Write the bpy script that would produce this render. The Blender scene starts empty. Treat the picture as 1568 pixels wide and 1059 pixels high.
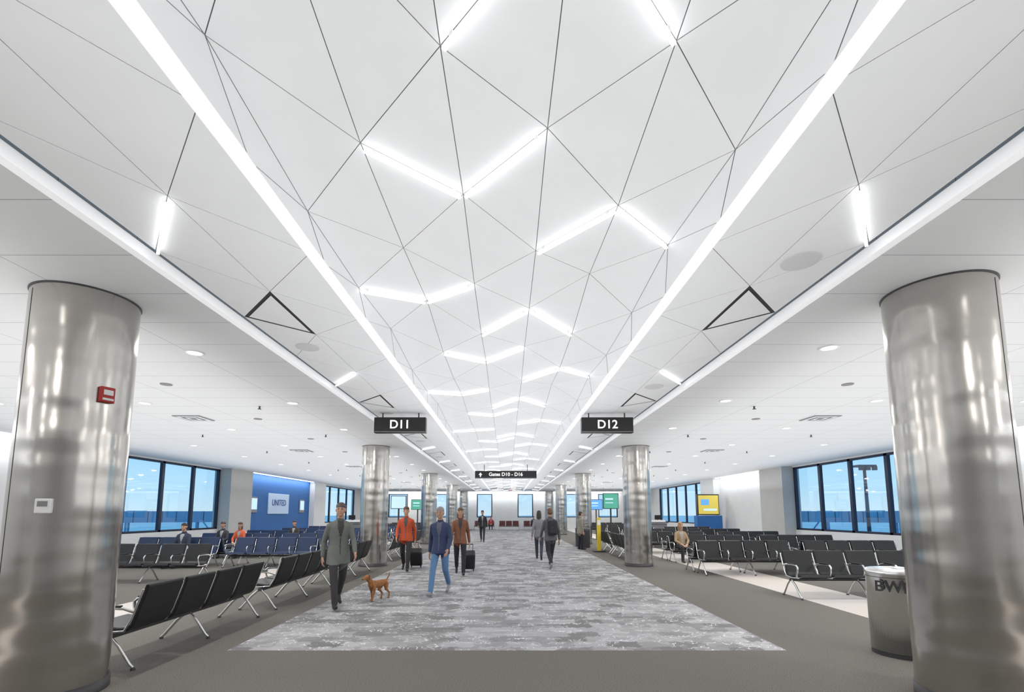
import bpy, bmesh, math, random
import numpy as np
from mathutils import Vector, Matrix
random.seed(7)
sc = bpy.context.scene
COL = sc.collection
V = Vector

# ------------------------------------------------------------------ materials
def newmat(name):
    m = bpy.data.materials.new(name); m.use_nodes = True
    return m, m.node_tree.nodes, m.node_tree.links, m.node_tree.nodes['Principled BSDF']

def mat(name, col, rough=.6, metal=0., em=0., emcol=None, noise=0., nscale=30., bump=0., spec=.5):
    m, N, L, b = newmat(name)
    b.inputs['Base Color'].default_value = (*col, 1)
    b.inputs['Roughness'].default_value = rough
    b.inputs['Metallic'].default_value = metal
    b.inputs['Specular IOR Level'].default_value = spec
    if em:
        b.inputs['Emission Color'].default_value = (*(emcol or col), 1)
        b.inputs['Emission Strength'].default_value = em
    if noise or bump:
        tc = N.new('ShaderNodeTexCoord'); n = N.new('ShaderNodeTexNoise')
        n.inputs['Scale'].default_value = nscale; n.inputs['Detail'].default_value = 3
        L.new(tc.outputs['Object'], n.inputs['Vector'])
        if noise:
            r = N.new('ShaderNodeValToRGB')
            r.color_ramp.elements[0].position = .3; r.color_ramp.elements[1].position = .7
            r.color_ramp.elements[0].color = (*[c*(1-noise) for c in col], 1)
            r.color_ramp.elements[1].color = (*[min(1, c*(1+noise)) for c in col], 1)
            L.new(n.outputs['Fac'], r.inputs['Fac']); L.new(r.outputs['Color'], b.inputs['Base Color'])
        if bump:
            bp = N.new('ShaderNodeBump'); bp.inputs['Strength'].default_value = bump
            bp.inputs['Distance'].default_value = .01
            L.new(n.outputs['Fac'], bp.inputs['Height']); L.new(bp.outputs['Normal'], b.inputs['Normal'])
    return m

M = {}
M['panel'] = mat('ceiling_panel_white', (.85, .86, .87), .55, noise=.015, nscale=3)
M['seam'] = mat('seam_backing', (.30, .30, .31), .8)  # dark grey backing behind the panel joints
M['black'] = mat('reveal_black', (.012, .012, .013), .6)
M['trim'] = mat('trim_inner_glow', (.90, .90, .91), .35, em=.33, emcol=(.98, .99, 1))  # white trim with a weak emission of its own
M['trim2'] = mat('trim_outer_glow', (.90, .90, .91), .35, em=.28, emcol=(.98, .99, 1))  # white trim, no lamp; emission added so it looks brightly lit
M['bar'] = mat('led_bar', (1, 1, 1), .4, em=3.4, emcol=(.97, .985, 1))
M['dl'] = mat('downlight_lens', (1, 1, 1), .4, em=6., emcol=(1, .98, .94))
M['cove'] = mat('cove_led', (1, 1, 1), .4, em=4., emcol=(.97, .985, 1))
M['wall'] = mat('wall_paint', (.70, .71, .72), .7, noise=.02, nscale=2)
M['pier'] = mat('pier_paint', (.46, .46, .45), .6, noise=.03, nscale=2)
M['blue'] = mat('wall_blue', (.018, .12, .36), .6, noise=.04, nscale=2)
M['frame'] = mat('window_frame_navy', (.018, .028, .06), .4, .3)
M['taupe_dark'] = mat('plinth_grey', (.12, .12, .12), .7)
M['vinyl'] = mat('black_vinyl', (.014, .015, .017), .5, noise=.15, nscale=60, bump=.1, spec=.35)
M['bvinyl'] = mat('blue_vinyl', (.014, .032, .085), .5, noise=.15, nscale=60, bump=.1, spec=.35)
M['chrome'] = mat('polished_aluminium', (.80, .81, .82), .18, 1.)
M['signblk'] = mat('sign_black', (.012, .012, .013), .35)
M['white'] = mat('white_paint', (.85, .85, .86), .4)
M['letter'] = mat('letter_white', (.9, .9, .9), .5, em=.6)
M['speaker'] = mat('speaker_grille', (.66, .66, .67), .7, noise=.1, nscale=300)
M['dgrey'] = mat('dark_grey_metal', (.06, .06, .065), .5, .3)
M['mgrey'] = mat('mid_grey', (.25, .25, .26), .6)
M['red'] = mat('alarm_red', (.45, .02, .015), .4)
M['yellow'] = mat('yellow_paint', (.75, .55, .03), .5)
M['screen_g'] = mat('screen_green', (.05, .3, .18), .3, em=.5, emcol=(.12, .5, .4))
M['screen_b'] = mat('screen_blue', (.05, .15, .5), .3, em=.8, emcol=(.15, .45, .95))
M['screen_w'] = mat('screen_white', (.5, .65, .75), .3, em=.6, emcol=(.5, .75, .9))
M['screen_y'] = mat('screen_yellow', (.7, .55, .1), .3, em=.4, emcol=(.6, .5, .1))
M['redseat'] = mat('red_vinyl', (.10, .02, .02), .5, noise=.1, nscale=40)
M['case'] = mat('suitcase_black', (.02, .02, .023), .5, bump=.2, nscale=80)
M['signpanel'] = mat('sign_panel', (.50, .64, .84), .35)
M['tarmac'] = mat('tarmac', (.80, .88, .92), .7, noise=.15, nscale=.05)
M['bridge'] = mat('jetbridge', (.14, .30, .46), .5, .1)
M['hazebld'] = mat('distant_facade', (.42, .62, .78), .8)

def steel(name, base, rough, zscale, amp):
    m, N, L, b = newmat(name)
    b.inputs['Metallic'].default_value = 1
    b.inputs['Roughness'].default_value = rough
    tc = N.new('ShaderNodeTexCoord')
    mp = N.new('ShaderNodeMapping'); mp.inputs['Scale'].default_value = (1.0, 1.0, zscale)
    n = N.new('ShaderNodeTexNoise'); n.inputs['Scale'].default_value = 1.5; n.inputs['Detail'].default_value = 0
    L.new(tc.outputs['Object'], mp.inputs['Vector']); L.new(mp.outputs['Vector'], n.inputs['Vector'])
    mp2 = N.new('ShaderNodeMapping'); mp2.inputs['Scale'].default_value = (90, 90, 2)
    n2 = N.new('ShaderNodeTexNoise'); n2.inputs['Scale'].default_value = 3; n2.inputs['Detail'].default_value = 3
    L.new(tc.outputs['Object'], mp2.inputs['Vector']); L.new(mp2.outputs['Vector'], n2.inputs['Vector'])
    r = N.new('ShaderNodeValToRGB')
    r.color_ramp.elements[0].position = .3; r.color_ramp.elements[1].position = .7
    r.color_ramp.elements[0].color = (*[c*.94 for c in base], 1); r.color_ramp.elements[1].color = (*base, 1)
    L.new(n2.outputs['Fac'], r.inputs['Fac']); L.new(r.outputs['Color'], b.inputs['Base Color'])
    bp = N.new('ShaderNodeBump'); bp.inputs['Strength'].default_value = 1; bp.inputs['Distance'].default_value = amp
    L.new(n.outputs['Fac'], bp.inputs['Height']); L.new(bp.outputs['Normal'], b.inputs['Normal'])
    return m
M['steel'] = steel('column_brushed_steel', (.53, .51, .48), .21, 3.4, .014)
M['binsteel'] = steel('bin_brushed_steel', (.82, .82, .81), .25, 1., .002)

def mathn(N, L, op, a, b=None, c=None):
    n = N.new('ShaderNodeMath'); n.operation = op
    for i, x in enumerate((a, b, c)):
        if x is None: continue
        if hasattr(x, 'links'): L.new(x, n.inputs[i])
        else: n.inputs[i].default_value = x
    return n.outputs[0]

def tile_mat():
    m, N, L, b = newmat('ceiling_tile_white')
    b.inputs['Roughness'].default_value = .75
    tc = N.new('ShaderNodeTexCoord'); s = N.new('ShaderNodeSeparateXYZ'); L.new(tc.outputs['Object'], s.inputs[0])
    fy = mathn(N, L, 'FRACT', mathn(N, L, 'DIVIDE', mathn(N, L, 'SUBTRACT', s.outputs[1], 3.10-72), .72))
    fx = mathn(N, L, 'FRACT', mathn(N, L, 'DIVIDE', mathn(N, L, 'ADD', s.outputs[0], 183+.6), 1.83))
    ly = mathn(N, L, 'LESS_THAN', fy, .012); lx = mathn(N, L, 'LESS_THAN', fx, .0045)
    l = mathn(N, L, 'MAXIMUM', lx, ly)
    mx = N.new('ShaderNodeMix'); mx.data_type = 'RGBA'
    mx.inputs[6].default_value = (.78, .79, .80, 1); mx.inputs[7].default_value = (.40, .40, .41, 1)
    L.new(l, mx.inputs[0]); L.new(mx.outputs[2], b.inputs['Base Color'])
    return m
M['tile'] = tile_mat()

def carpet_pattern():
    m, N, L, b = newmat('patterned_carpet')
    b.inputs['Roughness'].default_value = .95; b.inputs['Specular IOR Level'].default_value = .15
    tc = N.new('ShaderNodeTexCoord'); s = N.new('ShaderNodeSeparateXYZ'); L.new(tc.outputs['Object'], s.inputs[0])
    nz = N.new('ShaderNodeTexNoise'); nz.inputs['Scale'].default_value = 14; nz.inputs['Detail'].default_value = 3; L.new(tc.outputs['Object'], nz.inputs['Vector'])
    w = mathn(N, L, 'MULTIPLY', mathn(N, L, 'SUBTRACT', nz.outputs['Fac'], .5), .22)
    def cells(sx, sy, seed):
        cy = mathn(N, L, 'FLOOR', mathn(N, L, 'DIVIDE', mathn(N, L, 'ADD', s.outputs[1], w), sy))
        off = mathn(N, L, 'MULTIPLY', mathn(N, L, 'MODULO', cy, 2.), .5)
        cx = mathn(N, L, 'FLOOR', mathn(N, L, 'ADD', mathn(N, L, 'DIVIDE', mathn(N, L, 'ADD', s.outputs[0], w), sx), off))
        cb = N.new('ShaderNodeCombineXYZ'); L.new(cx, cb.inputs[0]); L.new(cy, cb.inputs[1]); cb.inputs[2].default_value = seed
        wn = N.new('ShaderNodeTexWhiteNoise'); wn.noise_dimensions = '3D'; L.new(cb.outputs[0], wn.inputs['Vector'])
        return wn.outputs['Value']
    c1 = cells(.42, .26, 1.); c2 = cells(.18, .11, 5.)
    n2 = N.new('ShaderNodeTexNoise'); n2.inputs['Scale'].default_value = 60; n2.inputs['Detail'].default_value = 4
    L.new(tc.outputs['Object'], n2.inputs['Vector'])
    f = mathn(N, L, 'ADD', mathn(N, L, 'MULTIPLY', c1, .75), mathn(N, L, 'MULTIPLY', c2, .25))
    f = mathn(N, L, 'ADD', f, mathn(N, L, 'MULTIPLY', mathn(N, L, 'SUBTRACT', n2.outputs['Fac'], .5), .8))
    r = N.new('ShaderNodeValToRGB')
    e = r.color_ramp.elements; e[0].position = .2; e[0].color = (.20, .20, .205, 1); e[1].position = .88; e[1].color = (.43, .43, .445, 1)
    L.new(f, r.inputs['Fac'])
    n3 = N.new('ShaderNodeTexNoise'); n3.inputs['Scale'].default_value = 9; n3.inputs['Detail'].default_value = .5
    L.new(tc.outputs['Object'], n3.inputs['Vector'])
    ln = mathn(N, L, 'LESS_THAN', mathn(N, L, 'ABSOLUTE', mathn(N, L, 'SUBTRACT', n3.outputs['Fac'], .5)), .016)
    gate = mathn(N, L, 'GREATER_THAN', c2, .55)
    ln = mathn(N, L, 'MULTIPLY', ln, gate)
    mx = N.new('ShaderNodeMix'); mx.data_type = 'RGBA'; L.new(mathn(N, L, 'MULTIPLY', ln, .9), mx.inputs[0])
    L.new(r.outputs['Color'], mx.inputs[6]); mx.inputs[7].default_value = (.75, .75, .77, 1)
    L.new(mx.outputs[2], b.inputs['Base Color'])
    return m
M['carpet'] = carpet_pattern()
M['taupe'] = mat('taupe_carpet', (.16, .152, .138), .95, noise=.35, nscale=90, bump=.3, spec=.15)
M['beige'] = mat('terrazzo_beige', (.66, .60, .55), .35, noise=.06, nscale=80)

def glass_mat():
    m = bpy.data.materials.new('window_glass'); m.use_nodes = True
    N, L = m.node_tree.nodes, m.node_tree.links; N.clear()
    o = N.new('ShaderNodeOutputMaterial'); t = N.new('ShaderNodeBsdfTransparent'); g = N.new('ShaderNodeBsdfGlossy')
    t.inputs[0].default_value = (.95, .98, 1, 1); g.inputs['Roughness'].default_value = .02
    mx = N.new('ShaderNodeMixShader'); mx.inputs[0].default_value = .07
    L.new(t.outputs[0], mx.inputs[1]); L.new(g.outputs[0], mx.inputs[2]); L.new(mx.outputs[0], o.inputs[0])
    return m
M['glass'] = glass_mat()

# ------------------------------------------------------------------ mesh builder
class MB:
    def __init__(s): s.v = []; s.f = []; s.m = []; s.s = []; s.mats = []
    def mi(s, m):
        if m not in s.mats: s.mats.append(m)
        return s.mats.index(m)
    def add(s, vs, fs, m, smooth=False):
        o = len(s.v); k = s.mi(m)
        s.v += [tuple(x) for x in vs]
        for f in fs: s.f.append([i+o for i in f]); s.m.append(k); s.s.append(smooth)
    def box(s, c, d, m, bev=0, rot=None):
        c = V(c)
        if bev:
            bm = bmesh.new(); bmesh.ops.create_cube(bm, size=1)
            for v in bm.verts: v.co = V((v.co.x*d[0], v.co.y*d[1], v.co.z*d[2]))
            bmesh.ops.bevel(bm, geom=list(bm.edges), offset=bev, segments=2, affect='EDGES', profile=.5)
            vs = [v.co.copy() for v in bm.verts]; fs = [[v.index for v in f.verts] for f in bm.faces]; bm.free()
        else:
            vs = [V((x*d[0]/2, y*d[1]/2, z*d[2]/2)) for z in (-1, 1) for x, y in ((-1, -1), (1, -1), (1, 1), (-1, 1))]
            fs = [(3, 2, 1, 0), (4, 5, 6, 7), (0, 1, 5, 4), (1, 2, 6, 5), (2, 3, 7, 6), (3, 0, 4, 7)]
        if rot: vs = [rot @ v for v in vs]
        s.add([v+c for v in vs], fs, m)
    def cyl(s, p0, p1, r0, r1, m, seg=24, smooth=True):
        p0, p1 = V(p0), V(p1); a = (p1-p0).normalized()
        u = a.orthogonal().normalized(); w = a.cross(u)
        vs = []
        for p, r in ((p0, r0), (p1, r1)):
            for i in range(seg):
                t = 2*math.pi*i/seg; vs.append(p+(u*math.cos(t)+w*math.sin(t))*r)
        s.add(vs, [(i, (i+1) % seg, seg+(i+1) % seg, seg+i) for i in range(seg)], m, smooth)
        s.add(vs[:seg], [tuple(range(seg))[::-1]], m); s.add(vs[seg:], [tuple(range(seg))], m)
    def tube(s, pts, r, m, seg=8, flat=1.):
        pts = [V(p) for p in pts]; vs = []; n = len(pts); u = None
        for i, p in enumerate(pts):
            a = (pts[min(i+1, n-1)]-pts[max(i-1, 0)]).normalized()
            if u is None: u = a.orthogonal().normalized()
            u = (u-a*u.dot(a)).normalized(); w = a.cross(u)
            for k in range(seg):
                t = 2*math.pi*k/seg; vs.append(p+u*math.cos(t)*r+w*math.sin(t)*r*flat)
        fs = [(i*seg+k, i*seg+(k+1) % seg, (i+1)*seg+(k+1) % seg, (i+1)*seg+k) for i in range(n-1) for k in range(seg)]
        s.add(vs, fs, m, True); s.add(vs[:seg], [tuple(range(seg))[::-1]], m); s.add(vs[-seg:], [tuple(range(seg))], m)
    def lathe(s, prof, m, seg=48, c=(0, 0, 0)):
        vs = [(c[0]+r*math.cos(2*math.pi*i/seg), c[1]+r*math.sin(2*math.pi*i/seg), c[2]+z) for r, z in prof for i in range(seg)]
        fs = [(j*seg+i, j*seg+(i+1) % seg, (j+1)*seg+(i+1) % seg, (j+1)*seg+i) for j in range(len(prof)-1) for i in range(seg)]
        s.add(vs, fs, m, True)
    def mesh(s, name):
        me = bpy.data.meshes.new(name); me.from_pydata(s.v, [], s.f)
        for x in s.mats: me.materials.append(x)
        me.polygons.foreach_set('material_index', s.m); me.polygons.foreach_set('use_smooth', s.s)
        me.update(); return me
    def obj(s, name, loc=(0, 0, 0), rz=0, parent=None):
        return put(name, s.mesh(name), loc, rz, parent)

def put(name, data, loc=(0, 0, 0), rz=0, parent=None):
    o = bpy.data.objects.new(name, data); COL.objects.link(o)
    o.location = loc; o.rotation_euler = (0, 0, rz)
    if parent: o.parent = parent
    return o

def text(name, body, size, m, loc, parent, rot=(math.pi/2, 0, 0), bold=.0):
    c = bpy.data.curves.new(name, 'FONT'); c.body = body; c.size = size; c.extrude = .004; c.offset = bold
    c.align_x = 'CENTER'; c.align_y = 'CENTER'; c.materials.append(m)
    o = bpy.data.objects.new(name, c); COL.objects.link(o); o.location = loc; o.rotation_euler = rot; o.parent = parent
    return o

def lamp(name, loc, sx, sy, e, up=False, col=(1, 1, 1), shape='RECTANGLE'):
    l = bpy.data.lights.new(name, 'AREA'); l.shape = shape; l.size = sx
    if shape == 'RECTANGLE': l.size_y = sy
    l.energy = e; l.color = col
    o = bpy.data.objects.new(name, l); COL.objects.link(o); o.location = loc
    if up: o.rotation_euler = (math.pi, 0, 0)
    return o

# ------------------------------------------------------------------ room shell
XL, XR, YB, YF, ZC = -13.8, 13.2, -8., 50., 3.80
CW, TO = 3.40, 5.75

def slab(name, x0, x1, y0, y1, z0, z1, m):
    b = MB(); b.box(((x0+x1)/2, (y0+y1)/2, (z0+z1)/2), (x1-x0, y1-y0, z1-z0), m); return b.obj(name)
fl = MB()
def fbox(x0, x1, y0, y1, m, z=0.): fl.box(((x0+x1)/2, (y0+y1)/2, z-.1), (x1-x0, y1-y0, .2), m)
fbox(-CW, CW, 6.10, YF, M['carpet'])
fbox(-CW, CW, YB, 6.10, M['taupe'])
fbox(CW, TO, YB, YF, M['taupe']); fbox(-TO, -CW, YB, YF, M['taupe'])
fbox(TO, TO+1.3, YB, YF, M['beige']); fbox(-TO-1.3, -TO, YB, YF, M['beige'])
fbox(TO+1.3, XR, YB, YF, M['taupe']); fbox(XL, -TO-1.3, YB, YF, M['taupe'])
fl.obj('floor')

# outer flat ceilings
cl = MB()
cl.box(((XL-3.10)/2, (YB+YF)/2, ZC+.15), (-3.10-XL, YF-YB, .3), M['tile'])
cl.box(((XR+3.10)/2, (YB+YF)/2, ZC+.15), (XR-3.10, YF-YB, .3), M['tile'])
cl.box((0, (YB+YF)/2, 4.75), (7., YF-YB, .1), M['white'])

# --- faceted panels
def inset_tri(p, d):
    a = (p[1]-p[2]).length; b = (p[2]-p[0]).length; c = (p[0]-p[1]).length; P = a+b+c
    I = (p[0]*a+p[1]*b+p[2]*c)/P
    ar = (p[1]-p[0]).cross(p[2]-p[0]).length/2; r = 2*ar/P
    if r <= d*1.5: return None
    k = (r-d)/r
    return [I+(q-I)*k for q in p]
def panel(b, p, d=.0028, zb=.008, mb=None, m=None, th=.004):
    p = [V(q) for q in p]
    if (p[1]-p[0]).cross(p[2]-p[0]).z > 0: p = [p[0], p[2], p[1]]
    q = inset_tri(p, d)
    if q: b.add(q+[x+V((0, 0, th)) for x in q], [(0, 1, 2), (0, 3, 4, 1), (1, 4, 5, 2), (2, 5, 3, 0)], m or M['panel'])
    b.add([x+V((0, 0, zb)) for x in p], [(0, 1, 2)], mb or M['seam'])

def Yk(k): return 2.15+.63*k if k <= 5 else 5.30+.715*(k-5)
def Xi(i): return -1.5+.585*i if 0 <= i <= 5 else (-1.60 if i < 0 else 1.60)
rn = random.Random(3)
H = {}
def node(i, k):
    if (i, k) not in H:
        H[(i, k)] = 4.0+(.06 if (k//2+i) % 3 == 0 else -.035)+rn.uniform(-.025, .025)
        if i in (-1, 6): H[(i, k)] = 3.835
        elif i in (0, 5): H[(i, k)] -= .05
    return V((Xi(i), Yk(k), H[(i, k)]))
KMAX = 68
for i in range(-1, 7):
    for k in range(-16, KMAX):
        if (i+k) % 2: continue
        for j in (i-1, i+1):
            if -1 <= j <= 6 and not (i in (-1, 6) and j in (-1, 6)):
                tri = [node(i, k), node(i, k+2), node(j, k+1)]
                panel(cl, tri)
# side zones
ZS = 3.86
per = [3.15, 4.62, 5.80]; con = [3.86, 5.25, 6.62]
bars = MB()
def bar(b, p, q, w=.022, trimend=.03):
    p, q = V(p), V(q); a = (q-p).normalized(); L = (q-p).length-2*trimend
    rot = a.to_track_quat('X', 'Z').to_matrix()
    c = (p+q)/2+V((0, 0, -.04))
    b.box(c, (L, w, .016), M['bar'], rot=rot)
    for e in (-.42, .42): b.box(c+a*L*e+V((0, 0, .024)), (.03, .012, .03), M['white'], rot=rot)
for sgn, dy in ((-1, 0), (1, -.12)):
    xi, xm, xo = 1.66*sgn, 2.37*sgn, 2.965*sgn
    for n in range(-3, 11):
        for j in range(3):
            g = lambda L, jj: L[jj % 3]+4.25*(n+jj//3)+dy
            m0, m1 = V((xm, g(per, j), ZS)), V((xm, g(per, j+1), ZS))
            c0, c1 = g(con, j), g(con, j+1)
            panel(cl, [m0, m1, V((xi, c0, ZS-.02))])
            panel(cl, [V((xi, c0, ZS-.02)), V((xi, c1, ZS-.02)), m1])
            if j == 1: panel(cl, [m0, m1, V((xo, c0, ZS))], d=.038, mb=M['black'], zb=.006, th=.002)
            else: panel(cl, [m0, m1, V((xo, c0, ZS))])
            panel(cl, [V((xo, c0, ZS)), V((xo, c1, ZS)), m1])
            if j == 0 and m0.y < YF-1 and m0.y > YB+1: bar(bars, m0, V((xo-.02*sgn, c0, ZS)))
cl.obj('ceiling')

# central bars
def nb(i, k): return node(i, k)
for n in range(-2, 11):
    b0 = 6*n
    def seg(i0, k0, i1, k1):
        if Yk(b0+k0) < YF-1 and Yk(b0+k0) > YB+1: bar(bars, nb(i0, b0+k0), nb(i1, b0+k1))
    seg(1, 1, 2, 2); seg(2, 2, 3, 1)
    seg(3, 3, 4, 2); seg(4, 2, 5, 3)
    seg(0, 4, 1, 5); seg(1, 5, 2, 4)
    seg(2, 6, 3, 5); seg(3, 5, 4, 6)
bars.obj('linear_led_light_bars')
# trims
for nme, xs in (('trim_inner', 1.63), ('trim_outer', 3.06)):
    for sg in (-1, 1):
        b = MB()
        if xs < 2: b.box((sg*xs, (YB+YF)/2, 3.82), (.075, YF-YB, .07), M['trim'], bev=.004)
        else:
            b.box((sg*xs, (YB+YF)/2, 3.83), (.08, YF-YB, .10), M['trim2'], bev=.004)
            b.box((sg*(xs-.07), (YB+YF)/2, 3.93), (.06, YF-YB, .04), M['black'])  # black strip put in for the shade in the gap beside the trim
        b.obj(nme)

# ------------------------------------------------------------------ walls
def side_wall(name, X, sg, spec, wins):
    b = MB(); t = .3
    for y0, y1, m, prot in spec:
        b.box((X+sg*(t/2-prot/2), (y0+y1)/2, ZC/2), (t+prot, y1-y0, ZC), m)
    for y0, y1, n, *_ in wins:
        b.box((X+sg*t/2, (y0+y1)/2, .45), (t, y1-y0, .9), M['wall'])
        b.box((X+sg*t/2, (y0+y1)/2, ZC-.03), (t, y1-y0, .06), M['wall'])
    return b.obj(name)
def window(name, X, sg, y0, y1, n, z0=.9, z1=3.74, alongx=False):
    b = MB()
    def bx(a, z, da, dz, m, dd=.12):
        if alongx: b.box((a, X+.1, z), (da, dd, dz), m)
        else: b.box((X+sg*.1, a, z), (dd, da, dz), m)
    for i in range(n+1):
        bx(y0+(y1-y0)*i/n, (z0+z1)/2, .14 if 0 < i < n else .20, z1-z0, M['frame'])
    bx((y0+y1)/2, z0+.04, y1-y0, .08, M['frame']); bx((y0+y1)/2, z1-.04, y1-y0, .08, M['frame'])
    bx((y0+y1)/2, (z0+z1)/2, y1-y0, z1-z0, M['glass'], .01)
    b.obj(name)
wl = [(15.6, 23.3, 4), (36., 44., 4)]
wr = [(15., 22.3, 4), (32., 42., 5)]
side_wall('wall_left', XL, -1, [(YB, 15.6, M['wall'], 0), (23.3, 25.3, M['pier'], .5), (25.3, 33.9, M['blue'], 0), (33.9, 36., M['wall'], .35), (44., YF, M['wall'], 0)], wl)
side_wall('wall_right', XR, 1, [(YB, 15., M['wall'], 0), (22.3, 24.3, M['pier'], .5), (24.3, 30., M['wall'], 0), (30., 32., M['wall'], .4), (42., YF, M['wall'], 0)], wr)
k = 1
for X, sg, W in ((XL, -1, wl), (XR, 1, wr)):
    for y0, y1, n in W: window('window_%d' % k, X, sg, y0, y1, n); k += 1
# far wall with openings
fw = MB(); fwins = [(-12.2, -10.2), (-7.6, -5.6), (-3.1, -1.5), (1.1, 2.7), (5.3, 7.2), (9.4, 11.4)]
x = XL
for a, c in fwins+[(XR, XR)]:
    fw.box(((x+a)/2, YF+.15, ZC/2), (a-x, .3, ZC), M['wall'])
    if c > a:
        fw.box(((a+c)/2, YF+.15, .6), (c-a, .3, 1.2), M['wall']); fw.box(((a+c)/2, YF+.15, 3.7), (c-a, .3, .2), M['wall'])
        window('window_%d' % k, YF, 1, a, c, 1, 1.2, 3.6, alongx=True); k += 1
    x = c
fw.obj('wall_far')
slab('wall_back', XL, XR, YB-.3, YB, 0, ZC+1, M['wall'])
slab('wall_far_upper', -3.1, 3.1, YF, YF+.3, ZC, 4.7, M['wall'])
for nm, X, sg in (('baseboard_left', XL, 1), ('baseboard_right', XR, -1)):
    b = MB(); b.box((X+sg*.012, (YB+15)/2, .06), (.024, 15-YB, .12), M['taupe_dark']); b.obj(nm)
# cove strips
for X, sg, y0, y1 in ((XL, 1, YB, 15.4), (XL, 1, 25.5, 33.7), (XR, -1, YB, 14.8), (XR, -1, 24.5, 29.8)):
    b = MB(); b.box((X+sg*.30, (y0+y1)/2, ZC-.015), (.10, y1-y0, .03), M['cove']); b.obj('wall_wash_light')
    l = lamp('wall_wash_lamp', (X+sg*.30, (y0+y1)/2, ZC-.04), .1, y1-y0, 9*(y1-y0), col=(.95, .98, 1))
    l.rotation_euler = (0, sg*.35, 0)
b = MB(); b.box(((XL+XR)/2, YF-.6, ZC-.015), (24, .10, .03), M['cove']); b.obj('wall_wash_light')  # strip added to brighten the far wall
l = lamp('wall_wash_lamp', ((XL+XR)/2, YF-.6, ZC-.04), 24, .1, 300, col=(.97, .985, 1)); l.rotation_euler = (.6, 0, 0)  # added lamp under that strip, lifts the dark far wall

# ------------------------------------------------------------------ columns
def column(x, y, r=.43, extra=None, seam=0):
    b = MB()
    b.lathe([(r, 0.0), (r, ZC)], M['steel'], 72)
    b.lathe([(r+.012, 0), (r+.012, .10), (r, .10)], M['dgrey'], 72)
    b.lathe([(r, ZC-.012), (r+.01, ZC-.012), (r+.01, ZC)], M['dgrey'], 72)
    for a in (seam, seam+math.pi):
        b.box((math.cos(a)*r, math.sin(a)*r, ZC/2), (.004, .006, ZC-.1), M['dgrey'], rot=Matrix.Rotation(a, 3, 'Z'))
    return b.obj('steel_column', (x, y, 0))
cols = [(-4.25, 4.70), (4.18, 4.50)]
for y in (15.6, 26.5, 37.4, 48.0):
    cols += [(-4.25, y), (4.18, y)]
CO = [column(x, y, seam=(-2.0 if x < 0 else -1.15)) for x, y in cols]
def on_col(c, ang, z, r=.43):
    return (c[0]+math.cos(ang)*r, c[1]+math.sin(ang)*r, z)
b = MB(); b.box((.02, 0, 0), (.04, .12, .13), M['white'], bev=.008); b.box((.042, -.005, .02), (.004, .07, .045), M['mgrey'])
o = b.obj('wall_thermostat', on_col(cols[0], math.radians(-68), 1.72), math.radians(-68))
b = MB(); b.box((.025, 0, 0), (.05, .12, .15), M['red'], bev=.008); b.box((.053, 0, .02), (.008, .08, .05), M['white'], bev=.002)
b.box((.052, 0, -.045), (.01, .09, .02), M['white'])
o = b.obj('fire_alarm_strobe', on_col(cols[0], math.radians(-22), 2.78), math.radians(-22))

# ------------------------------------------------------------------ ceiling fixtures
dl = MB()
for sg in (-1, 1):
    for ci, X in enumerate((4.2, 7.1, 10.0)):
        for n in range(-3, 15):
            y = 6.3+3.0*n-(.2 if sg > 0 else 0)
            if y > YF-1: continue
            if X == 4.2 and any(abs(y-c[1]) < .8 for c in cols): continue
            xx = sg*X
            dl.lathe([(.125, -.001), (.125, -.012), (.095, -.012), (.09, -.004)], M['white'], 24, (xx, y, ZC))
            dl.cyl((xx, y, ZC-.003), (xx, y, ZC-.006), .09, .09, M['dl'], 20)
            if y > -3 and (n+ci) % 2 == 0: lamp('downlight_lamp', (xx, y, ZC-.02), .17, 0, 56, col=(1, .97, .93), shape='DISK')
dl.obj('recessed_downlights')
sp = MB()
def disc(x, y, z, r, m): sp.cyl((x, y, z), (x, y, z-.012), r, r*.97, m, 32)
for n in range(0, 10):
    disc(-2.66, 2.0+4.25*(n+1), ZS-.0, .15, M['speaker'])
    disc(2.58, 4.03+4.25*n, ZS-.0, .16, M['speaker'])
sp.obj('ceiling_speakers')
sp = MB()
for n in range(0, 12):
    for sg in (-1, 1):
        disc(sg*5.7, 7.9+3*n, ZC, .09, M['mgrey']); 
        for X in (5.0, 8.4):
            sp.cyl((sg*X, 6.0+3.6*n, ZC), (sg*X, 6.0+3.6*n, ZC-.05), .02, .012, M['dgrey'], 10)
            sp.cyl((sg*X, 6.0+3.6*n, ZC-.05), (sg*X, 6.0+3.6*n, ZC-.06), .035, .035, M['dgrey'], 10)
sp.obj('ceiling_sprinklers')
vt = MB()
for n in range(0, 8):
    for sg in (-1, 1):
        for X in (7.1,):
            y = 10.8+5.8*n
            vt.box((sg*X, y, ZC-.008), (.6, .6, .016), M['mgrey'], bev=.004)
            for q in range(4): vt.box((sg*X, y, ZC-.018-.001*q), (.5-.12*q, .5-.12*q, .006), M['dgrey'] if q % 2 else M['white'])
vt.obj('ceiling_air_vents')

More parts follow.
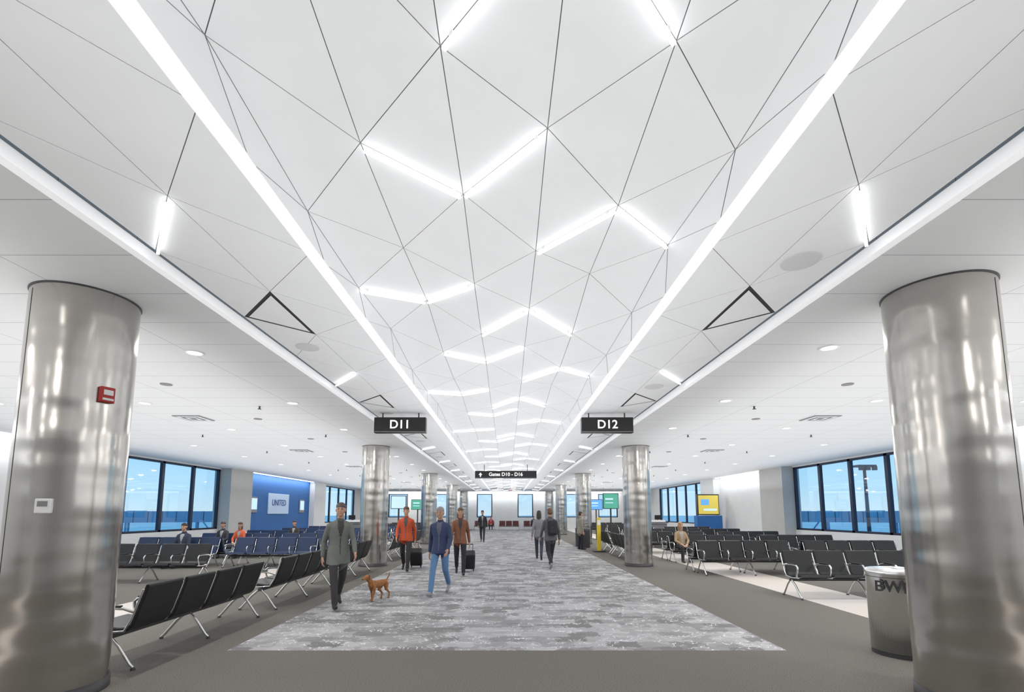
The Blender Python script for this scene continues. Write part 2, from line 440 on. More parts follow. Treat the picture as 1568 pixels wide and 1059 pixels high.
# ------------------------------------------------------------------ signs
def gate_sign(x, y, w, h, txt, size, ztop, arrow=False):
    b = MB(); b.box((0, 0, -h/2), (w, .16, h), M['signblk'], bev=.006)
    for q in (-.35, .35): b.cyl((q*w, 0, 0), (q*w, 0, ZC+.05-ztop), .014, .014, M['dgrey'], 10)
    b.box((0, -.082, -h+.02), (w-.02, .004, .014), M['mgrey'])
    if arrow:
        b.add([V((-w*.44, -.085, -h*.55)), V((-w*.44+.16, -.085, -h*.55)), V((-w*.44+.08, -.085, -h*.22))], [(0, 1, 2)], M['letter'])
        b.box((-w*.44+.08, -.083, -h*.66), (.05, .004, h*.28), M['letter'])
    o = b.obj('hanging_gate_sign', (x, y, ztop))
    text('lettering', txt, size, M['letter'], (0, -.084, -h/2+.005), o, bold=.004 if size > .2 else .002)
gate_sign(-2.34, 10.5, 1.13, .34, 'D11', .26, 3.74)
gate_sign(2.20, 10.5, 1.13, .34, 'D12', .26, 3.74)
gate_sign(-.05, 22., 2.8, .34, 'Gates D10 - D16', .22, 3.56, True)

# ------------------------------------------------------------------ seating
def bench_mesh(n, mv, name, pitch=.65):
    b = MB(); L = n*pitch
    prof = [(-.27, .415), (-.25, .44), (-.1, .425), (.08, .405), (.17, .41), (.225, .455), (.26, .55), (.31, .70), (.365, .87), (.372, .885)]
    th = []
    for i, p in enumerate(prof):
        a = V((*prof[max(i-1, 0)], 0)); c = V((*prof[min(i+1, len(prof)-1)], 0)); d = (c-a).normalized()
        t = .022 if 0 < i < len(prof)-1 else .010
        th.append((V((-d.y, d.x, 0))*t, V((d.y, -d.x, 0))*t))
    for s_ in range(n):
        x0 = -L/2+s_*pitch+.035; x1 = x0+pitch-.07
        xs = [x0, x0+.012, (x0+x1)/2, x1-.012, x1]; sc_ = [.45, 1, 1, 1, .45]
        rings = []
        for xx, k_ in zip(xs, sc_):
            r = []
            for (p, (u, d)) in zip(prof, th): r.append((xx, p[0]+u.x*k_, p[1]+u.y*k_))
            for (p, (u, d)) in list(zip(prof, th))[::-1]: r.append((xx, p[0]+d.x*k_, p[1]+d.y*k_))
            rings.append(r)
        m_ = len(rings[0]); vs = [q for r in rings for q in r]
        fs = [(j*m_+i, j*m_+(i+1) % m_, (j+1)*m_+(i+1) % m_, (j+1)*m_+i) for j in range(4) for i in range(m_)]
        fs += [tuple(range(m_))[::-1], tuple(range(4*m_, 5*m_))]
        b.add(vs, fs, mv, False)
    for e in range(n+1):
        xx = -L/2+e*pitch
        b.tube([(xx, -.24, .40), (xx, -.05, .385), (xx, .18, .40), (xx, .25, .52), (xx, .355, .84)], .012, M['chrome'], 6)
        b.tube([(xx, -.16, .40), (xx, -.21, .52), (xx, -.22, .60), (xx, -.17, .64), (xx, .0, .645), (xx, .16, .635), (xx, .27, .60)], .014, M['chrome'], 8, 1.3)
        b.box((xx, -.02, .66), (.05, .30, .018), M['vinyl'], bev=.006)
    b.box((0, .02, .345), (L+.04, .07, .05), M['dgrey'], bev=.008)
    legs = [-L/2+.0, L/2-.0] if n <= 3 else [-L/2, L/2, 0]
    for xx in legs:
        b.tube([(xx, .02, .36), (xx, -.12, .24), (xx, -.27, .06), (xx, -.31, .025)], .02, M['chrome'], 8, .8)
        b.tube([(xx, .02, .36), (xx, .14, .24), (xx, .27, .06), (xx, .31, .025)], .02, M['chrome'], 8, .8)
        b.cyl((xx, -.31, 0), (xx, -.31, .025), .026, .022, M['dgrey'], 10); b.cyl((xx, .31, 0), (xx, .31, .025), .026, .022, M['dgrey'], 10)
    return b.mesh(name)
B4 = bench_mesh(4, M['vinyl'], 'airport_bench_seat')
B4b = bench_mesh(4, M['bvinyl'], 'airport_bench_seat_blue')
R3 = bench_mesh(3, M['redseat'], 'airport_bench_seat_red')
def bench(x, y, rz, me=B4): return put('airport_bench_seat', me, (x, y, 0), rz)
FL = -math.pi/2
for y in (6.65, 9.85, 12.95): bench(-4.28, y, FL)
bench(-4.28, 18.3, FL); bench(-4.28, 21.5, FL)
for x in (-8.7, -11.7):
    bench(x, 12.0, 0); bench(x, 9.0, 0)
for i, y in enumerate((15.2, 18.4, 21.6, 25.0, 28.4)):
    for x in (-7.3, -10.4):
        bench(x, y, 0, B4b); bench(x, y+.85, math.pi, B4b)
bench(6.95, 9.8, 0); bench(6.6, 13.4, 0)
bench(9.9, 9.8, 0); bench(9.6, 13.4, 0); bench(9.9, 10.65, math.pi); bench(9.6, 14.25, math.pi); 
bench(6.6, 14.25, math.pi)
for i, y in enumerate((16.9, 20.3, 23.7, 27.3)):
    for x in (7.0, 10.2):
        bench(x, y, 0); bench(x, y+.85, math.pi)
bench(4.5, 18.4, math.pi/2); bench(4.5, 21.4, math.pi/2)
for x in (-2.2, .2, 2.6): bench(x, 47.5, 0, R3)
for y in (32., 35.5, 39.):
    for x in (-8., 8.): bench(x, y, 0); bench(x, y+.85, math.pi)

# ------------------------------------------------------------------ trash bin
b = MB()
b.lathe([(.30, .0), (.30, .05), (.31, .05), (.31, .92), (.315, .93), (.315, .97), (.30, .99), (.20, 1.0), (.14, 1.0), (.13, .97), (.12, .8), (0.001, .8)], M['binsteel'], 56)
b.lathe([(.305, 0), (.305, .045)], M['dgrey'], 56)
b.lathe([(.3125, .90), (.3125, .905)], M['dgrey'], 56)
o = b.obj('stainless_trash_can', (4.70, 5.95, 0))
text('lettering', 'BWI', .17, M['dgrey'], (-.245, -.205, .80), o, rot=(math.pi/2, 0, -math.pi/2+math.radians(39)), bold=.003)
for (x, y) in ((3.75, 23.6), (3.7, 24.5)):
    b = MB(); b.lathe([(.26, 0), (.27, .8), (.27, .9), (.2, .95), (.1, .95), (.09, .7), (.001, .7)], M['dgrey'], 32); b.obj('round_trash_can', (x, y, 0))

b = MB(); b.box((0, 0, .03), (.5, .4, .06), M['dgrey'], bev=.01); b.box((0, 0, .75), (.16, .12, 1.4), M['yellow'], bev=.01)
b.box((0, -.065, 1.25), (.13, .01, .22), M['white']); b.obj('yellow_information_post', (3.95, 21.0, 0))
def display(x, y, z0, z1, w, m, base=True):
    b = MB(); b.box((0, 0, (z0+z1)/2), (w, .08, z1-z0), M['signblk'], bev=.006)
    b.box((0, -.043, (z0+z1)/2), (w-.06, .004, z1-z0-.06), m)
    b.box((-w*.1, -.047, (z0+z1)/2+.1), (w*.5, .003, .08), M['screen_w']); b.box((-w*.1, -.047, (z0+z1)/2-.08), (w*.5, .003, .04), M['screen_w'])
    b.cyl((0, .03, 0), (0, .03, z0+.1), .04, .04, M['dgrey'], 12); b.cyl((0, .03, 0), (0, .03, .03), .25, .25, M['dgrey'], 24)
    b.obj('flight_information_display', (x, y, 0))
display(5.0, 23.4, 1.85, 2.6, .75, M['screen_g'])
display(-5.3, 23.8, 1.85, 2.5, .75, M['screen_w'])
display(5.6, 30.5, 1.85, 2.5, .8, M['screen_b'])
display(-5.6, 30.5, 1.85, 2.5, .8, M['screen_g'])
def podium(x, y, sg):
    b = MB(); b.box((0, 0, .5), (1.9, .6, 1.0), M['mgrey'], bev=.01); b.box((0, -.05, 1.06), (2.0, .75, .05), M['dgrey'], bev=.01)
    b.box((0, .1, 1.14), (1.9, .25, .14), M['white'], bev=.01)
    for q in (-.5, .5):
        b.box((q, .02, 1.38), (.42, .03, .28), M['signblk'], bev=.005); b.box((q, .06, 1.18), (.06, .05, .2), M['dgrey'])
    b.obj('gate_podium', (x, y, 0))
podium(9.0, 30.6, 1); podium(-9.3, 30.8, -1)
b = MB(); b.box((0, 0, .75), (1.5, .5, 1.5), M['blue'], bev=.01); b.box((0, 0, 2.15), (1.3, .25, 1.25), M['signblk'], bev=.01)
b.box((0, -.13, 2.15), (1.2, .01, 1.12), M['screen_y']); b.box((-.2, -.137, 2.3), (.5, .004, .35), M['screen_b']); b.box((.1, -.137, 1.85), (.8, .004, .12), M['screen_w'])
b.obj('advertising_kiosk', (12.1, 29.3, 0))
b = MB(); b.box((.03, 0, 0), (.06, 2.6, 1.2), M['signpanel'], bev=.01)
o = b.obj('airline_wall_sign', (XL, 29.3, 2.2))
text('lettering', 'UNITED', .5, mat('lettering_blue', (.02, .08, .3), .5), (.07, 0, .05), o, rot=(math.pi/2, 0, math.pi/2), bold=.004)
for y in (26.4, 32.6):
    b = MB(); b.box((.03, 0, 0), (.06, .7, .85), M['mgrey'], bev=.01); b.box((.063, 0, .05), (.006, .6, .6), M['screen_w']); b.obj('framed_poster', (XL+.002, y, 2.1))
b = MB(); b.box((0, 0, 0), (.4, .06, .22), M['white'], bev=.005); b.cyl((0, 0, .1), (0, 0, .34), .01, .01, M['dgrey'], 8)
o = b.obj('exit_sign', (.3, 40, 3.5)); text('lettering', 'EXIT', .16, M['red'], (0, -.034, 0), o, bold=.004)

# ------------------------------------------------------------------ outside
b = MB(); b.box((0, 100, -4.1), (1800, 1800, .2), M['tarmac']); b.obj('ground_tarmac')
b = MB()
b.box((0, 0, 5.0), (2.0, 20, 1.9), M['bridge'], bev=.05); b.box((0, 10, 5.0), (3.4, 3.4, 2.6), M['bridge'], bev=.05)
for q in (-6, 4):
    for p in (-.8, .8): b.cyl((p, q, 0), (p, q, 4.3), .16, .16, M['bridge'], 12)
    b.box((0, q, .35), (2.4, .9, .7), M['dgrey'], bev=.05)
for q in range(10): b.box((-1.02, -9+2*q, 5.0), (.05, .1, 1.9), M['frame']); b.box((1.02, -9+2*q, 5.0), (.05, .1, 1.9), M['frame'])
b.tube([(1.4, 8, 0), (1.4, 5, 4.2)], .12, M['bridge'], 8); b.tube([(1.4, 11, 0), (1.4, 11, 4)], .12, M['bridge'], 8)
jb = b.mesh('jet_bridge')
put('jet_bridge', jb, (60, 84, -4), 1.15); put('jet_bridge', jb, (-58, 84, -4), -1.15)
b = MB()
b.cyl((0, 0, -4), (0, 0, 7.2), .24, .16, M['frame'], 12); b.box((0, 0, 7.3), (2.2, 1.2, .25), M['frame'], bev=.03)
for q in (-.8, 0, .8): b.box((q, -.6, 7.0), (.5, .3, .5), M['dgrey'], bev=.03)
b.obj('apron_light_mast', (43.4, 58.5, 0))
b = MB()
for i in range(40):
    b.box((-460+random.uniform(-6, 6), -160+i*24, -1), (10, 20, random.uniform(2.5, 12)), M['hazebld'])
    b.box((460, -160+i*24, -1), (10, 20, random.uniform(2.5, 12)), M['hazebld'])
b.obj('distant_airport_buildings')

# ------------------------------------------------------------------ people
def capm(p0, p1, r0, r1, seg=12):
    p0, p1 = V(p0), V(p1); a = p1-p0
    a = a.normalized() if a.length > 1e-6 else V((0, 0, 1))
    u = a.orthogonal().normalized(); w = a.cross(u); rings = []
    for j in range(5):
        t = -math.pi/2+math.pi/2*j/4; rings.append((p0+a*r0*math.sin(t), max(r0*math.cos(t), 1e-4)))
    for j in range(5):
        t = math.pi/2*j/4; rings.append((p1+a*r1*math.sin(t), max(r1*math.cos(t), 1e-4)))
    vs = [c+(u*math.cos(2*math.pi*i/seg)+w*math.sin(2*math.pi*i/seg))*r for c, r in rings for i in range(seg)]
    n = len(rings); fs = [(j*seg+i, j*seg+(i+1) % seg, (j+1)*seg+(i+1) % seg, (j+1)*seg+i) for j in range(n-1) for i in range(seg)]
    fs += [tuple(range(seg))[::-1], tuple(range((n-1)*seg, n*seg))]
    return vs, fs
def ellm(c, r, seg=18):
    vs, fs = capm((0, 0, 0), (0, 0, 1e-7), 1, 1, seg)
    return [V((c[0]+v.x*r[0], c[1]+v.y*r[1], c[2]+v.z*r[2])) for v in vs], fs
def loftm(rings, seg=24):
    vs = [V((cx+rx*math.cos(2*math.pi*i/seg), cy+ry*math.sin(2*math.pi*i/seg), z)) for (cx, cy, z, rx, ry) in rings for i in range(seg)]
    n = len(rings); fs = [(j*seg+i, j*seg+(i+1) % seg, (j+1)*seg+(i+1) % seg, (j+1)*seg+i) for j in range(n-1) for i in range(seg)]
    fs += [tuple(range(seg))[::-1], tuple(range((n-1)*seg, n*seg))]
    return vs, fs
def blob(prims, vox, smooth=3):
    vs, fs = [], []
    for p in prims:
        a, f = {'c': capm, 'e': ellm, 'l': loftm}[p[0]](*p[2:])
        o = len(vs); vs += [tuple(x) for x in a]; fs += [[i+o for i in q] for q in f]
    me = bpy.data.meshes.new('tmp'); me.from_pydata(vs, [], fs)
    ob = bpy.data.objects.new('tmp', me); COL.objects.link(ob)
    md = ob.modifiers.new('r', 'REMESH'); md.mode = 'VOXEL'; md.voxel_size = vox
    if smooth:
        ms = ob.modifiers.new('s', 'SMOOTH'); ms.factor = .5; ms.iterations = smooth
    dg = bpy.context.evaluated_depsgraph_get(); dg.update()
    ev = ob.evaluated_get(dg); m2 = ev.to_mesh()
    co = np.array([v.co[:] for v in m2.vertices]); F = [tuple(p.vertices) for p in m2.polygons]
    ev.to_mesh_clear(); bpy.data.objects.remove(ob); bpy.data.meshes.remove(me)
    ce = np.array([co[list(f)].mean(0) for f in F])
    best = np.full(len(F), 1e9); lab = np.array([''] * len(F), dtype=object)
    for p in prims:
        if p[0] == 'c':
            a, c_, r0, r1 = np.array(p[2]), np.array(p[3]), p[4], p[5]; d = c_-a; t = np.clip(((ce-a)@d)/max(d@d, 1e-9), 0, 1)
            s_ = np.linalg.norm(ce-a-t[:, None]*d, axis=1)-(r0+(r1-r0)*t)
        elif p[0] == 'e':
            r = np.array(p[3]); s_ = (np.linalg.norm((ce-np.array(p[2]))/r, axis=1)-1)*r.min()
        else:
            R = np.array(p[2]); z = ce[:, 2]
            ii = [np.interp(z, R[:, 2], R[:, q]) for q in (0, 1, 3, 4)]
            s_ = (np.sqrt(((ce[:, 0]-ii[0])/ii[2])**2+((ce[:, 1]-ii[1])/ii[3])**2)-1)*np.minimum(ii[2], ii[3])
            s_ = np.maximum(s_, 0*s_-1)+np.maximum(0, np.maximum(R[0, 2]-z, z-R[-1, 2]))
        k_ = s_ < best; best[k_] = s_[k_]; lab[k_] = p[1]
    return co, F, lab, ce

def hand(w, a, bdir, n, s):
    w, a, bdir, n = V(w), V(a).normalized(), V(bdir).normalized(), V(n).normalized()
    P = []
    for o in (-.026, -.009, .009, .026):
        P.append(('c', 'skin', w+bdir*o*.6, w+a*.085*s+bdir*o, .017, .013))
    for o, l in ((.031, .068), (.0105, .077), (-.0105, .072), (-.031, .056)):
        k0 = w+a*.085*s+bdir*o; k1 = k0+(a*.94+n*.25+bdir*o*2).normalized()*l*.5; k2 = k1+(a*.7+n*.7).normalized()*l*.5
        P += [('c', 'skin', k0, k1, .0095, .0085), ('c', 'skin', k1, k2, .0085, .007)]
    t0 = w+a*.022+bdir*.022; t1 = t0+(a*.6+bdir*.75+n*.2).normalized()*.04; t2 = t1+(a*.95+bdir*.15+n*.3).normalized()*.032
    P += [('c', 'skin', t0, t1, .013, .0105), ('c', 'skin', t1, t2, .0105, .0085)]
    P.append(('c', 'skin', w-a*.03, w+a*.01, .024, .022))
    return P

pm = {}
def cmat(c, kind):
    key = (tuple(c), kind)
    if key not in pm:
        nm = {'skin': 'skin', 'hair': 'hair', 'top': 'fabric_top', 'trousers': 'fabric_trousers', 'shoe': 'shoe_leather', 'eye': 'eye', 'lip': 'lip', 'collar': 'collar', 'shirt': 'fabric_shirt', 'brow': 'eyebrow'}[kind]
        pm[key] = mat(nm, c, .55 if kind in ('skin', 'shoe', 'hair') else .85, noise=.06 if kind not in ('skin', 'eye', 'lip') else .02, nscale=25 if kind != 'hair' else 90, bump=.2 if kind in ('top', 'trousers', 'hair') else 0)
    return pm[key]

def person(name, loc, yaw=0, h=1.75, pose='walk', flip=False, top=(.1, .1, .1), trou=(.03, .03, .04), hair=(.05, .03, .02),
           skin=(.50, .29, .20), shoe=(.02, .02, .02), longhair=False, coat=.12, female=False, vox=.014, bulk=1., turn=0, shirt=(.35, .36, .38)):
    m = -1 if flip else 1
    P = []; hd = []; hn = []
    if pose == 'sit': pz, py = .53, 0.
    else: pz, py = .93, 0.
    lean = -.03 if pose == 'walk' else (.05 if pose == 'sit' else 0)
    sw = .93 if female else 1.
    def ly(z): return py+lean*(z-pz)/.5
    T = [(-.10, .145, .115), (0, .170, .128), (.10, .160, .120), (.20, .158, .115), (.33, .172, .122), (.41, .178, .115), (.465, .155, .092), (.505, .095, .07), (.53, .068, .06)]
    body = [(0, ly(pz+z), pz+z, rx*sw*bulk, ry*bulk) for z, rx, ry in T]
    P.append(('l', 'top', body[1:]))
    P.append(('l', 'trousers', [body[0], (0, ly(pz), pz+.02, .158*sw*bulk, .115*bulk)]))
    if pose != 'sit': P.append(('l', 'top', [(0, ly(pz), pz-coat, .200*sw*bulk, .155*bulk), (0, ly(pz), pz-.02, .190*sw*bulk, .145*bulk), (0, ly(pz), pz+.12, .160*sw*bulk, .120*bulk)]))
    sh = pz+.43; shx = .168*sw*bulk
    if pose == 'walk':
        J = [((.09*m, 0, pz-.04), (.095*m, -.19, .52), (.09*m, -.34, .115), (.095*m, -.47, .075), 0),
             ((-.09*m, 0, pz-.04), (-.09*m, .06, .49), (-.085*m, .34, .19), (-.09*m, .255, .045), 1)]
    elif pose == 'sit':
        J = [((.10, -.02, pz-.02), (.13, -.44, .50), (.12, -.42, .09), (.13, -.57, .045), 0),
             ((-.10, -.02, pz-.02), (-.12, -.45, .50), (-.13, -.46, .09), (-.14, -.61, .045), 0)]
    else:
        J = [((.09, 0, pz-.04), (.11, -.02, .49), (.12, .02, .09), (.14, -.13, .045), 0),
             ((-.09, 0, pz-.04), (-.11, -.03, .49), (-.12, .0, .09), (-.14, -.15, .045), 0)]
    for hp, kn, an, toe, back in J:
        P += [('c', 'trousers', hp, kn, .092*bulk, .066), ('c', 'trousers', kn, an, .065, .052)]
        an = V(an); toe = V(toe)
        if back: heel = an+V((0, .045, -.03))
        else:
            heel = V((an.x, an.y+.035, max(an.z-.055, .04)))
        hz = heel+V((0, 0, 0))
        if back: P += [('c', 'shoe', heel, toe, .036, .036), ('c', 'shoe', toe, toe+V((0, -.07, -.008)), .036, .03), ('c', 'shoe', an, heel, .04, .036)]
        elif pose == 'walk':
            P += [('c', 'shoe', V((an.x, an.y+.02, .045)), V((toe.x, toe.y, .062)), .040, .036), ('c', 'shoe', V((toe.x, toe.y, .062)), V((toe.x, toe.y-.06, .075)), .036, .028), ('c', 'shoe', an, V((an.x, an.y+.01, .06)), .042, .04)]
        else: P += [('c', 'shoe', hz, toe, .038, .037), ('c', 'shoe', toe, toe+V((0, -.05, -.006)), .037, .03), ('c', 'shoe', an, hz, .042, .038)]
    if pose == 'walk':
        A = [((.232*m*sw*bulk, .10, sh-.27), (.245*m*bulk, .07, sh-.51)), ((-.232*m*sw*bulk, -.07, sh-.26), (-.225*m*bulk, -.25, sh-.44))]
    elif pose == 'sit':
        A = [((.235*sw*bulk, -.08, sh-.25), (.10, -.28, sh-.35)), ((-.235*sw*bulk, -.08, sh-.25), (-.10, -.28, sh-.35))]
    elif pose == 'phone':
        A = [((.235*sw*bulk, -.03, sh-.26), (.10, -.24, sh-.19)), ((-.235*sw*bulk, .02, sh-.27), (-.25, -.02, sh-.51))]
    else:
        A = [((.235*sw*bulk, .02, sh-.27), (.25*bulk, -.03, sh-.51)), ((-.235*sw*bulk, .02, sh-.27), (-.25*bulk, -.03, sh-.51))]
    for el, wr in A:
        sg = 1 if el[0] > 0 else -1
        S = (sg*shx, ly(sh), sh-.005)
        P += [('c', 'top', S, el, .056*bulk, .048), ('c', 'top', el, wr, .048, .038), ('c', 'top', (sg*.03, ly(sh), sh+.055), (sg*(shx-.01), ly(sh), sh+.005), .055, .050)]
        a = (V(wr)-V(el)).normalized(); n = V((-sg, 0, 0)); n = (n-a*n.dot(a)).normalized(); bd = V((0, -1, 0)); bd = (bd-a*bd.dot(a)); bd = bd.normalized() if bd.length > .2 else V((-sg, 0, 0))
        if pose == 'sit': n = V((0, 0, -1)); n = (n-a*n.dot(a)).normalized(); bd = a.cross(n); bd = bd if bd.x*sg < 0 else -bd
        hn += [hand(V(wr)+a*.035, a, bd, n, 1)]
    nz = pz+.50; hy = ly(nz)-.01
    P.append(('c', 'skin', (0, hy+.01, nz-.01), (0, hy-.01, nz+.11), .058, .054))
    P.append(('c', 'collar', (0, hy+.014, nz-.012), (0, hy+.005, nz+.035), .074, .066))
    c = V((0, hy-.025, nz+.205))
    def q(x, y, z): return (c.x+x, c.y+y, c.z+z)
    hd = [('e', 'skin', q(0, 0, .01), (.076, .092, .10)), ('e', 'skin', q(0, -.026, -.05), (.060, .062, .066)), ('e', 'skin', q(0, -.062, -.094), (.026, .024, .018)),
          ('c', 'skin', q(0, -.088, .002), q(0, -.106, -.030), .008, .012), ('c', 'brow', q(-.042, -.080, .022), q(-.018, -.089, .024), .0045, .0045), ('c', 'brow', q(.042, -.080, .022), q(.018, -.089, .024), .0045, .0045),
          ('c', 'skin', q(0, .015, -.06), q(0, .02, -.14), .054, .054),
          ('c', 'lip', q(-.016, -.082, -.060), q(.016, -.082, -.060), .006, .006)]
    for sg in (-1, 1):
        hd += [('e', 'skin', q(.077*sg, .008, -.01), (.012, .02, .032)), ('e', 'eye', q(.029*sg, -.0815, .004), (.0115, .0065, .0055)), ('c', 'skin', q(.036*sg, -.058, -.04), q(.03*sg, -.066, -.02), .022, .018)]
    hd += [('e', 'hair', q(0, .008, .055), (.083, .098, .074)), ('e', 'hair', q(0, .034, .0), (.082, .078, .085))]
    if longhair: hd += [('c', 'hair', q(0, .05, .0), q(0, .065, -.17), .075, .055), ('c', 'hair', q(.055, .03, 0), q(.06, .03, -.14), .035, .03), ('c', 'hair', q(-.055, .03, 0), q(-.06, .03, -.14), .035, .03)]
    cols_ = {'skin': skin, 'hair': hair, 'top': top, 'trousers': trou, 'shoe': shoe, 'eye': (.03, .025, .02), 'lip': tuple(x*.8 for x in (skin[0], skin[1]*.7, skin[2]*.7)),
             'collar': tuple(x*.75 for x in top), 'shirt': shirt, 'brow': tuple(min(x, .15) for x in hair)}
    mb = MB(); s = h/1.75
    parts = [(P, vox, 3, 0), (hd, .006 if vox < .02 else .009, 1, 1)] + [(x, .0045 if vox < .02 else .006, 1, 2) for x in hn]
    for pr, vx, sm, kind in parts:
        co, F, lab, ce = blob(pr, vx, sm)
        if kind == 0:
            hem = pz-(coat if pose != 'sit' else -.06)
            if pose != 'sit':
                k_ = (lab == 'trousers') & (ce[:, 2] > hem-.004) & (np.abs(ce[:, 0]) < .21); lab[k_] = 'top'
            yy = ce[:, 1]-ly(pz+.3); wv = np.clip(.012+(ce[:, 2]-(pz+.25))*.25, .012, .055)
            k_ = (lab == 'top') & (ce[:, 1] < ly(pz+.3)-.06) & (np.abs(ce[:, 0]) < wv) & (ce[:, 2] > pz-.05); lab[k_] = 'shirt'
        if kind == 1 and turn:
            cs, sn = math.cos(turn), math.sin(turn); x0 = co[:, 0]-c.x; y0 = co[:, 1]-c.y
            co[:, 0] = c.x+x0*cs-y0*sn; co[:, 1] = c.y+x0*sn+y0*cs
        o = len(mb.v); mb.v += [tuple(x) for x in co*s]
        for f, l in zip(F, lab):
            mb.f.append([i+o for i in f]); mb.m.append(mb.mi(cmat(cols_[l], l))); mb.s.append(True)
    return mb.obj(name, loc, yaw)

W = 'walking_traveler'
person(W, (-3.05, 8.9, 0), .5, 1.84, flip=True, top=(.15, .16, .145), trou=(.035, .035, .04), hair=(.10, .08, .07), coat=.22, turn=-.3, shirt=(.05, .05, .05))
person(W, (-2.95, 14.3, 0), .1, 1.84, top=(.50, .08, .03), trou=(.025, .025, .03), hair=(.10, .05, .03), shirt=(.08, .08, .08))
person(W, (-1.38, 10.2, 0), -.15, 1.78, flip=True, top=(.040, .058, .13), trou=(.11, .22, .40), hair=(.30, .28, .27), shoe=(.25, .25, .26), shirt=(.12, .13, .18))
person(W, (-1.28, 13.4, 0), .1, 1.80, top=(.22, .09, .05), trou=(.02, .02, .03), hair=(.12, .07, .04), longhair=True, female=True, shirt=(.05, .05, .06))
person(W, (-1.40, 28., 0), 0, 1.80, top=(.03, .03, .035), trou=(.03, .03, .04), vox=.022)
person(W, (1.32, 14.8, 0), math.pi+.2, 1.80, top=(.12, .115, .12), trou=(.03, .03, .035), hair=(.16, .09, .05), shoe=(.3, .3, .3), flip=True)
person(W, (1.15, 17.5, 0), math.pi-.1, 1.74, top=(.25, .25, .27), trou=(.05, .055, .08), hair=(.05, .04, .03), female=True, longhair=True)
person('standing_traveler', (3.35, 22.3, 0), 1.9, 1.72, pose='phone', top=(.30, .27, .22), trou=(.02, .02, .03), hair=(.05, .04, .03), vox=.02, coat=.2)
S = 'seated_traveler'
person(S, (-10.725, 18.43, .0), .0, 1.72, 'sit', top=(.04, .04, .05), hair=(.05, .03, .02), trou=(.04, .05, .08), vox=.018)
person(S, (-9.425, 21.63, .0), .0, 1.72, 'sit', top=(.05, .04, .04), hair=(.04, .03, .02), vox=.018)
person(S, (-10.075, 15.23, .0), .0, 1.74, 'sit', top=(.03, .04, .07), hair=(.03, .02, .02), vox=.018)
person(S, (-10.075, 18.43, .0), .0, 1.70, 'sit', top=(.55, .10, .04), hair=(.07, .04, .03), vox=.018, female=True, longhair=True)
person(S, (6.025, 16.93, .0), .0, 1.74, 'sit', top=(.35, .25, .15), hair=(.35, .22, .10), trou=(.03, .03, .04), vox=.018, female=True, longhair=True)
person(S, (-1.55, 47.53, .0), .0, 1.74, 'sit', top=(.4, .05, .05), vox=.025)
person(S, (2.6, 47.53, .0), .0, 1.74, 'sit', top=(.05, .05, .08), vox=.025)

# luggage : origin on the wheel axle, handle side towards -Y, tilted towards the person pulling it
def case_mesh():
    b = MB(); b.box((0, .11, .30), (.36, .24, .54), M['case'], bev=.035)
    b.box((0, .235, .36), (.28, .03, .28), M['case'], bev=.012)
    for q in (-.1, .1): b.tube([(q, .0, .54), (q, .0, .95)], .008, M['dgrey'], 8)
    b.tube([(-.1, 0, .94), (-.1, 0, .97), (.1, 0, .97), (.1, 0, .94)], .013, M['case'], 8)
    for q in (-.14, .14):
        for w in (.0, .2):
            b.cyl((q-.012, w, 0), (q+.012, w, 0), .03, .03, M['dgrey'], 14); b.box((q, w, .03), (.035, .03, .03), M['dgrey'])
    return b.mesh('rolling_suitcase')
cm = case_mesh()
def pulled(px, py, yaw, s, m=1):
    th = math.radians(37.5)
    lx, ly_ = .245*m*s, .075*s+.97*math.sin(th)
    X = px+lx*math.cos(yaw)-ly_*math.sin(yaw); Y = py+lx*math.sin(yaw)+ly_*math.cos(yaw)
    o = put('rolling_suitcase', cm, (X, Y, .031)); o.rotation_euler = (th, 0, yaw)
pulled(-2.95, 14.3, .1, 1.84/1.75); pulled(-1.28, 13.4, .1, 1.80/1.75)
def backpack(x, y, z, rz, c):
    m_ = mat('backpack_fabric', c, .8, bump=.2, nscale=60); b = MB()
    b.box((0, 0, 0), (.30, .16, .44), m_, bev=.05); b.box((0, .09, -.06), (.22, .07, .22), m_, bev=.025)
    for q in (-.1, .1): b.tube([(q, -.07, .2), (q, -.16, .24), (q*1.1, -.27, .18), (q*1.2, -.29, 0), (q*1.2, -.2, -.18), (q, -.07, -.19)], .014, m_, 6, 1.6)
    b.obj('backpack', (x, y, z), rz)
backpack(1.32+.04, 14.8-.20, 1.22, math.pi+.2, (.03, .03, .035))

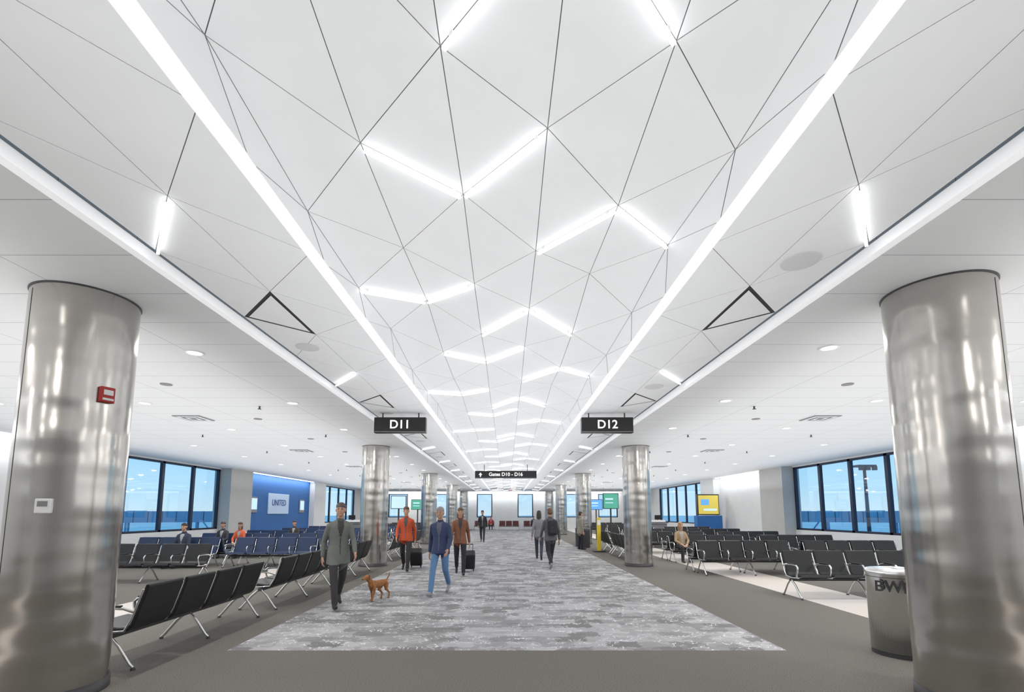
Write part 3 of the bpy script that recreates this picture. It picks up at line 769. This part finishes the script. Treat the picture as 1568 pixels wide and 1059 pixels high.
# dog
def dog(loc, yaw, s):
    D = [('c', 'b', (0, -.20, .36), (0, .0, .35), .095, .085), ('c', 'b', (0, .0, .355), (0, .20, .365), .082, .075), ('c', 'b', (0, -.22, .40), (0, -.33, .50), .062, .05),
         ('e', 'b', (0, -.37, .535), (.055, .068, .055)), ('c', 'b', (0, -.42, .52), (0, -.49, .505), .032, .023), ('c', 'n', (0, -.508, .512), (0, -.512, .512), .012, .012),
         ('c', 'e', (.045, -.34, .575), (.06, -.345, .51), .018, .014), ('c', 'e', (-.045, -.34, .575), (-.06, -.345, .51), .018, .014),
         ('c', 'b', (0, .25, .40), (0, .34, .50), .022, .015), ('c', 'b', (0, .34, .50), (0, .36, .58), .015, .009)]
    for sg, f in ((1, .05), (-1, -.06)):
        D += [('c', 'b', (.055*sg, -.19, .33), (.058*sg, -.17-f*.3, .20), .045, .028), ('c', 'b', (.058*sg, -.17-f*.3, .20), (.058*sg, -.19-f, .04), .024, .018), ('c', 'w', (.058*sg, -.19-f, .022), (.058*sg, -.225-f, .018), .022, .018)]
        D += [('c', 'b', (.055*sg, .19, .34), (.06*sg, .14+f, .22), .06, .036), ('c', 'b', (.06*sg, .14+f, .22), (.06*sg, .25+f, .13), .032, .02), ('c', 'b', (.06*sg, .25+f, .13), (.06*sg, .235+f, .035), .019, .017), ('c', 'w', (.06*sg, .235+f, .022), (.06*sg, .20+f, .018), .021, .018)]
    co, F, lab, _ = blob(D, .009, 2)
    mm = {'b': mat('fur_ginger', (.34, .14, .05), .9, noise=.3, nscale=30, bump=.4), 'w': mat('fur_tan', (.30, .14, .06), .9), 'e': mat('fur_dark', (.16, .06, .03), .9), 'n': mat('dog_nose', (.02, .02, .02), .4)}
    mb = MB(); mb.v = [tuple(x) for x in co*s]
    for f, l in zip(F, lab): mb.f.append(list(f)); mb.m.append(mb.mi(mm[l])); mb.s.append(True)
    mb.obj('walking_dog', loc, yaw)
dog((-2.48, 9.55, 0), -.5, .85)

# ------------------------------------------------------------------ added ceiling fill, no real fixtures
for X in (-8.4, 8.2):
    lamp('ceiling_fill_helper', (X, 18, 2.75), 8.5, 50, 990, up=True, col=(.97, .985, 1))  # unseen area lamps added to brighten the side ceilings from below
lamp('ceiling_fill_helper', (0, 20, 2.75), 5.4, 50, 560, up=True, col=(.97, .985, 1))  # same added fill for the central ceiling

# ------------------------------------------------------------------ world
w = bpy.data.worlds.new('dusk_sky'); sc.world = w; w.use_nodes = True
N, L = w.node_tree.nodes, w.node_tree.links; bg = N['Background']
tc = N.new('ShaderNodeTexCoord'); s = N.new('ShaderNodeSeparateXYZ'); r = N.new('ShaderNodeValToRGB')
L.new(tc.outputs['Generated'], s.inputs[0]); L.new(s.outputs[2], r.inputs['Fac'])
e = r.color_ramp.elements; e[0].position = 0; e[0].color = (.58, .76, .86, 1); e[1].position = .6; e[1].color = (.16, .42, .72, 1)
e2 = e.new(.05); e2.color = (.42, .70, .90, 1); e3 = e.new(.18); e3.color = (.22, .58, .88, 1)
L.new(r.outputs['Color'], bg.inputs['Color']); bg.inputs['Strength'].default_value = 1.2

# ------------------------------------------------------------------ camera
cd = bpy.data.cameras.new('camera'); cam = bpy.data.objects.new('camera', cd); COL.objects.link(cam)
cam.location = (0, 0, 1.66); cam.rotation_euler = (math.radians(90+6.43), 0, 0)
cd.sensor_width = 36; cd.lens = 17.0; cd.clip_start = .05; cd.clip_end = 2000
cd.shift_x = .005; cd.shift_y = 172/1568
sc.camera = cam
sc.view_settings.view_transform = 'Standard'
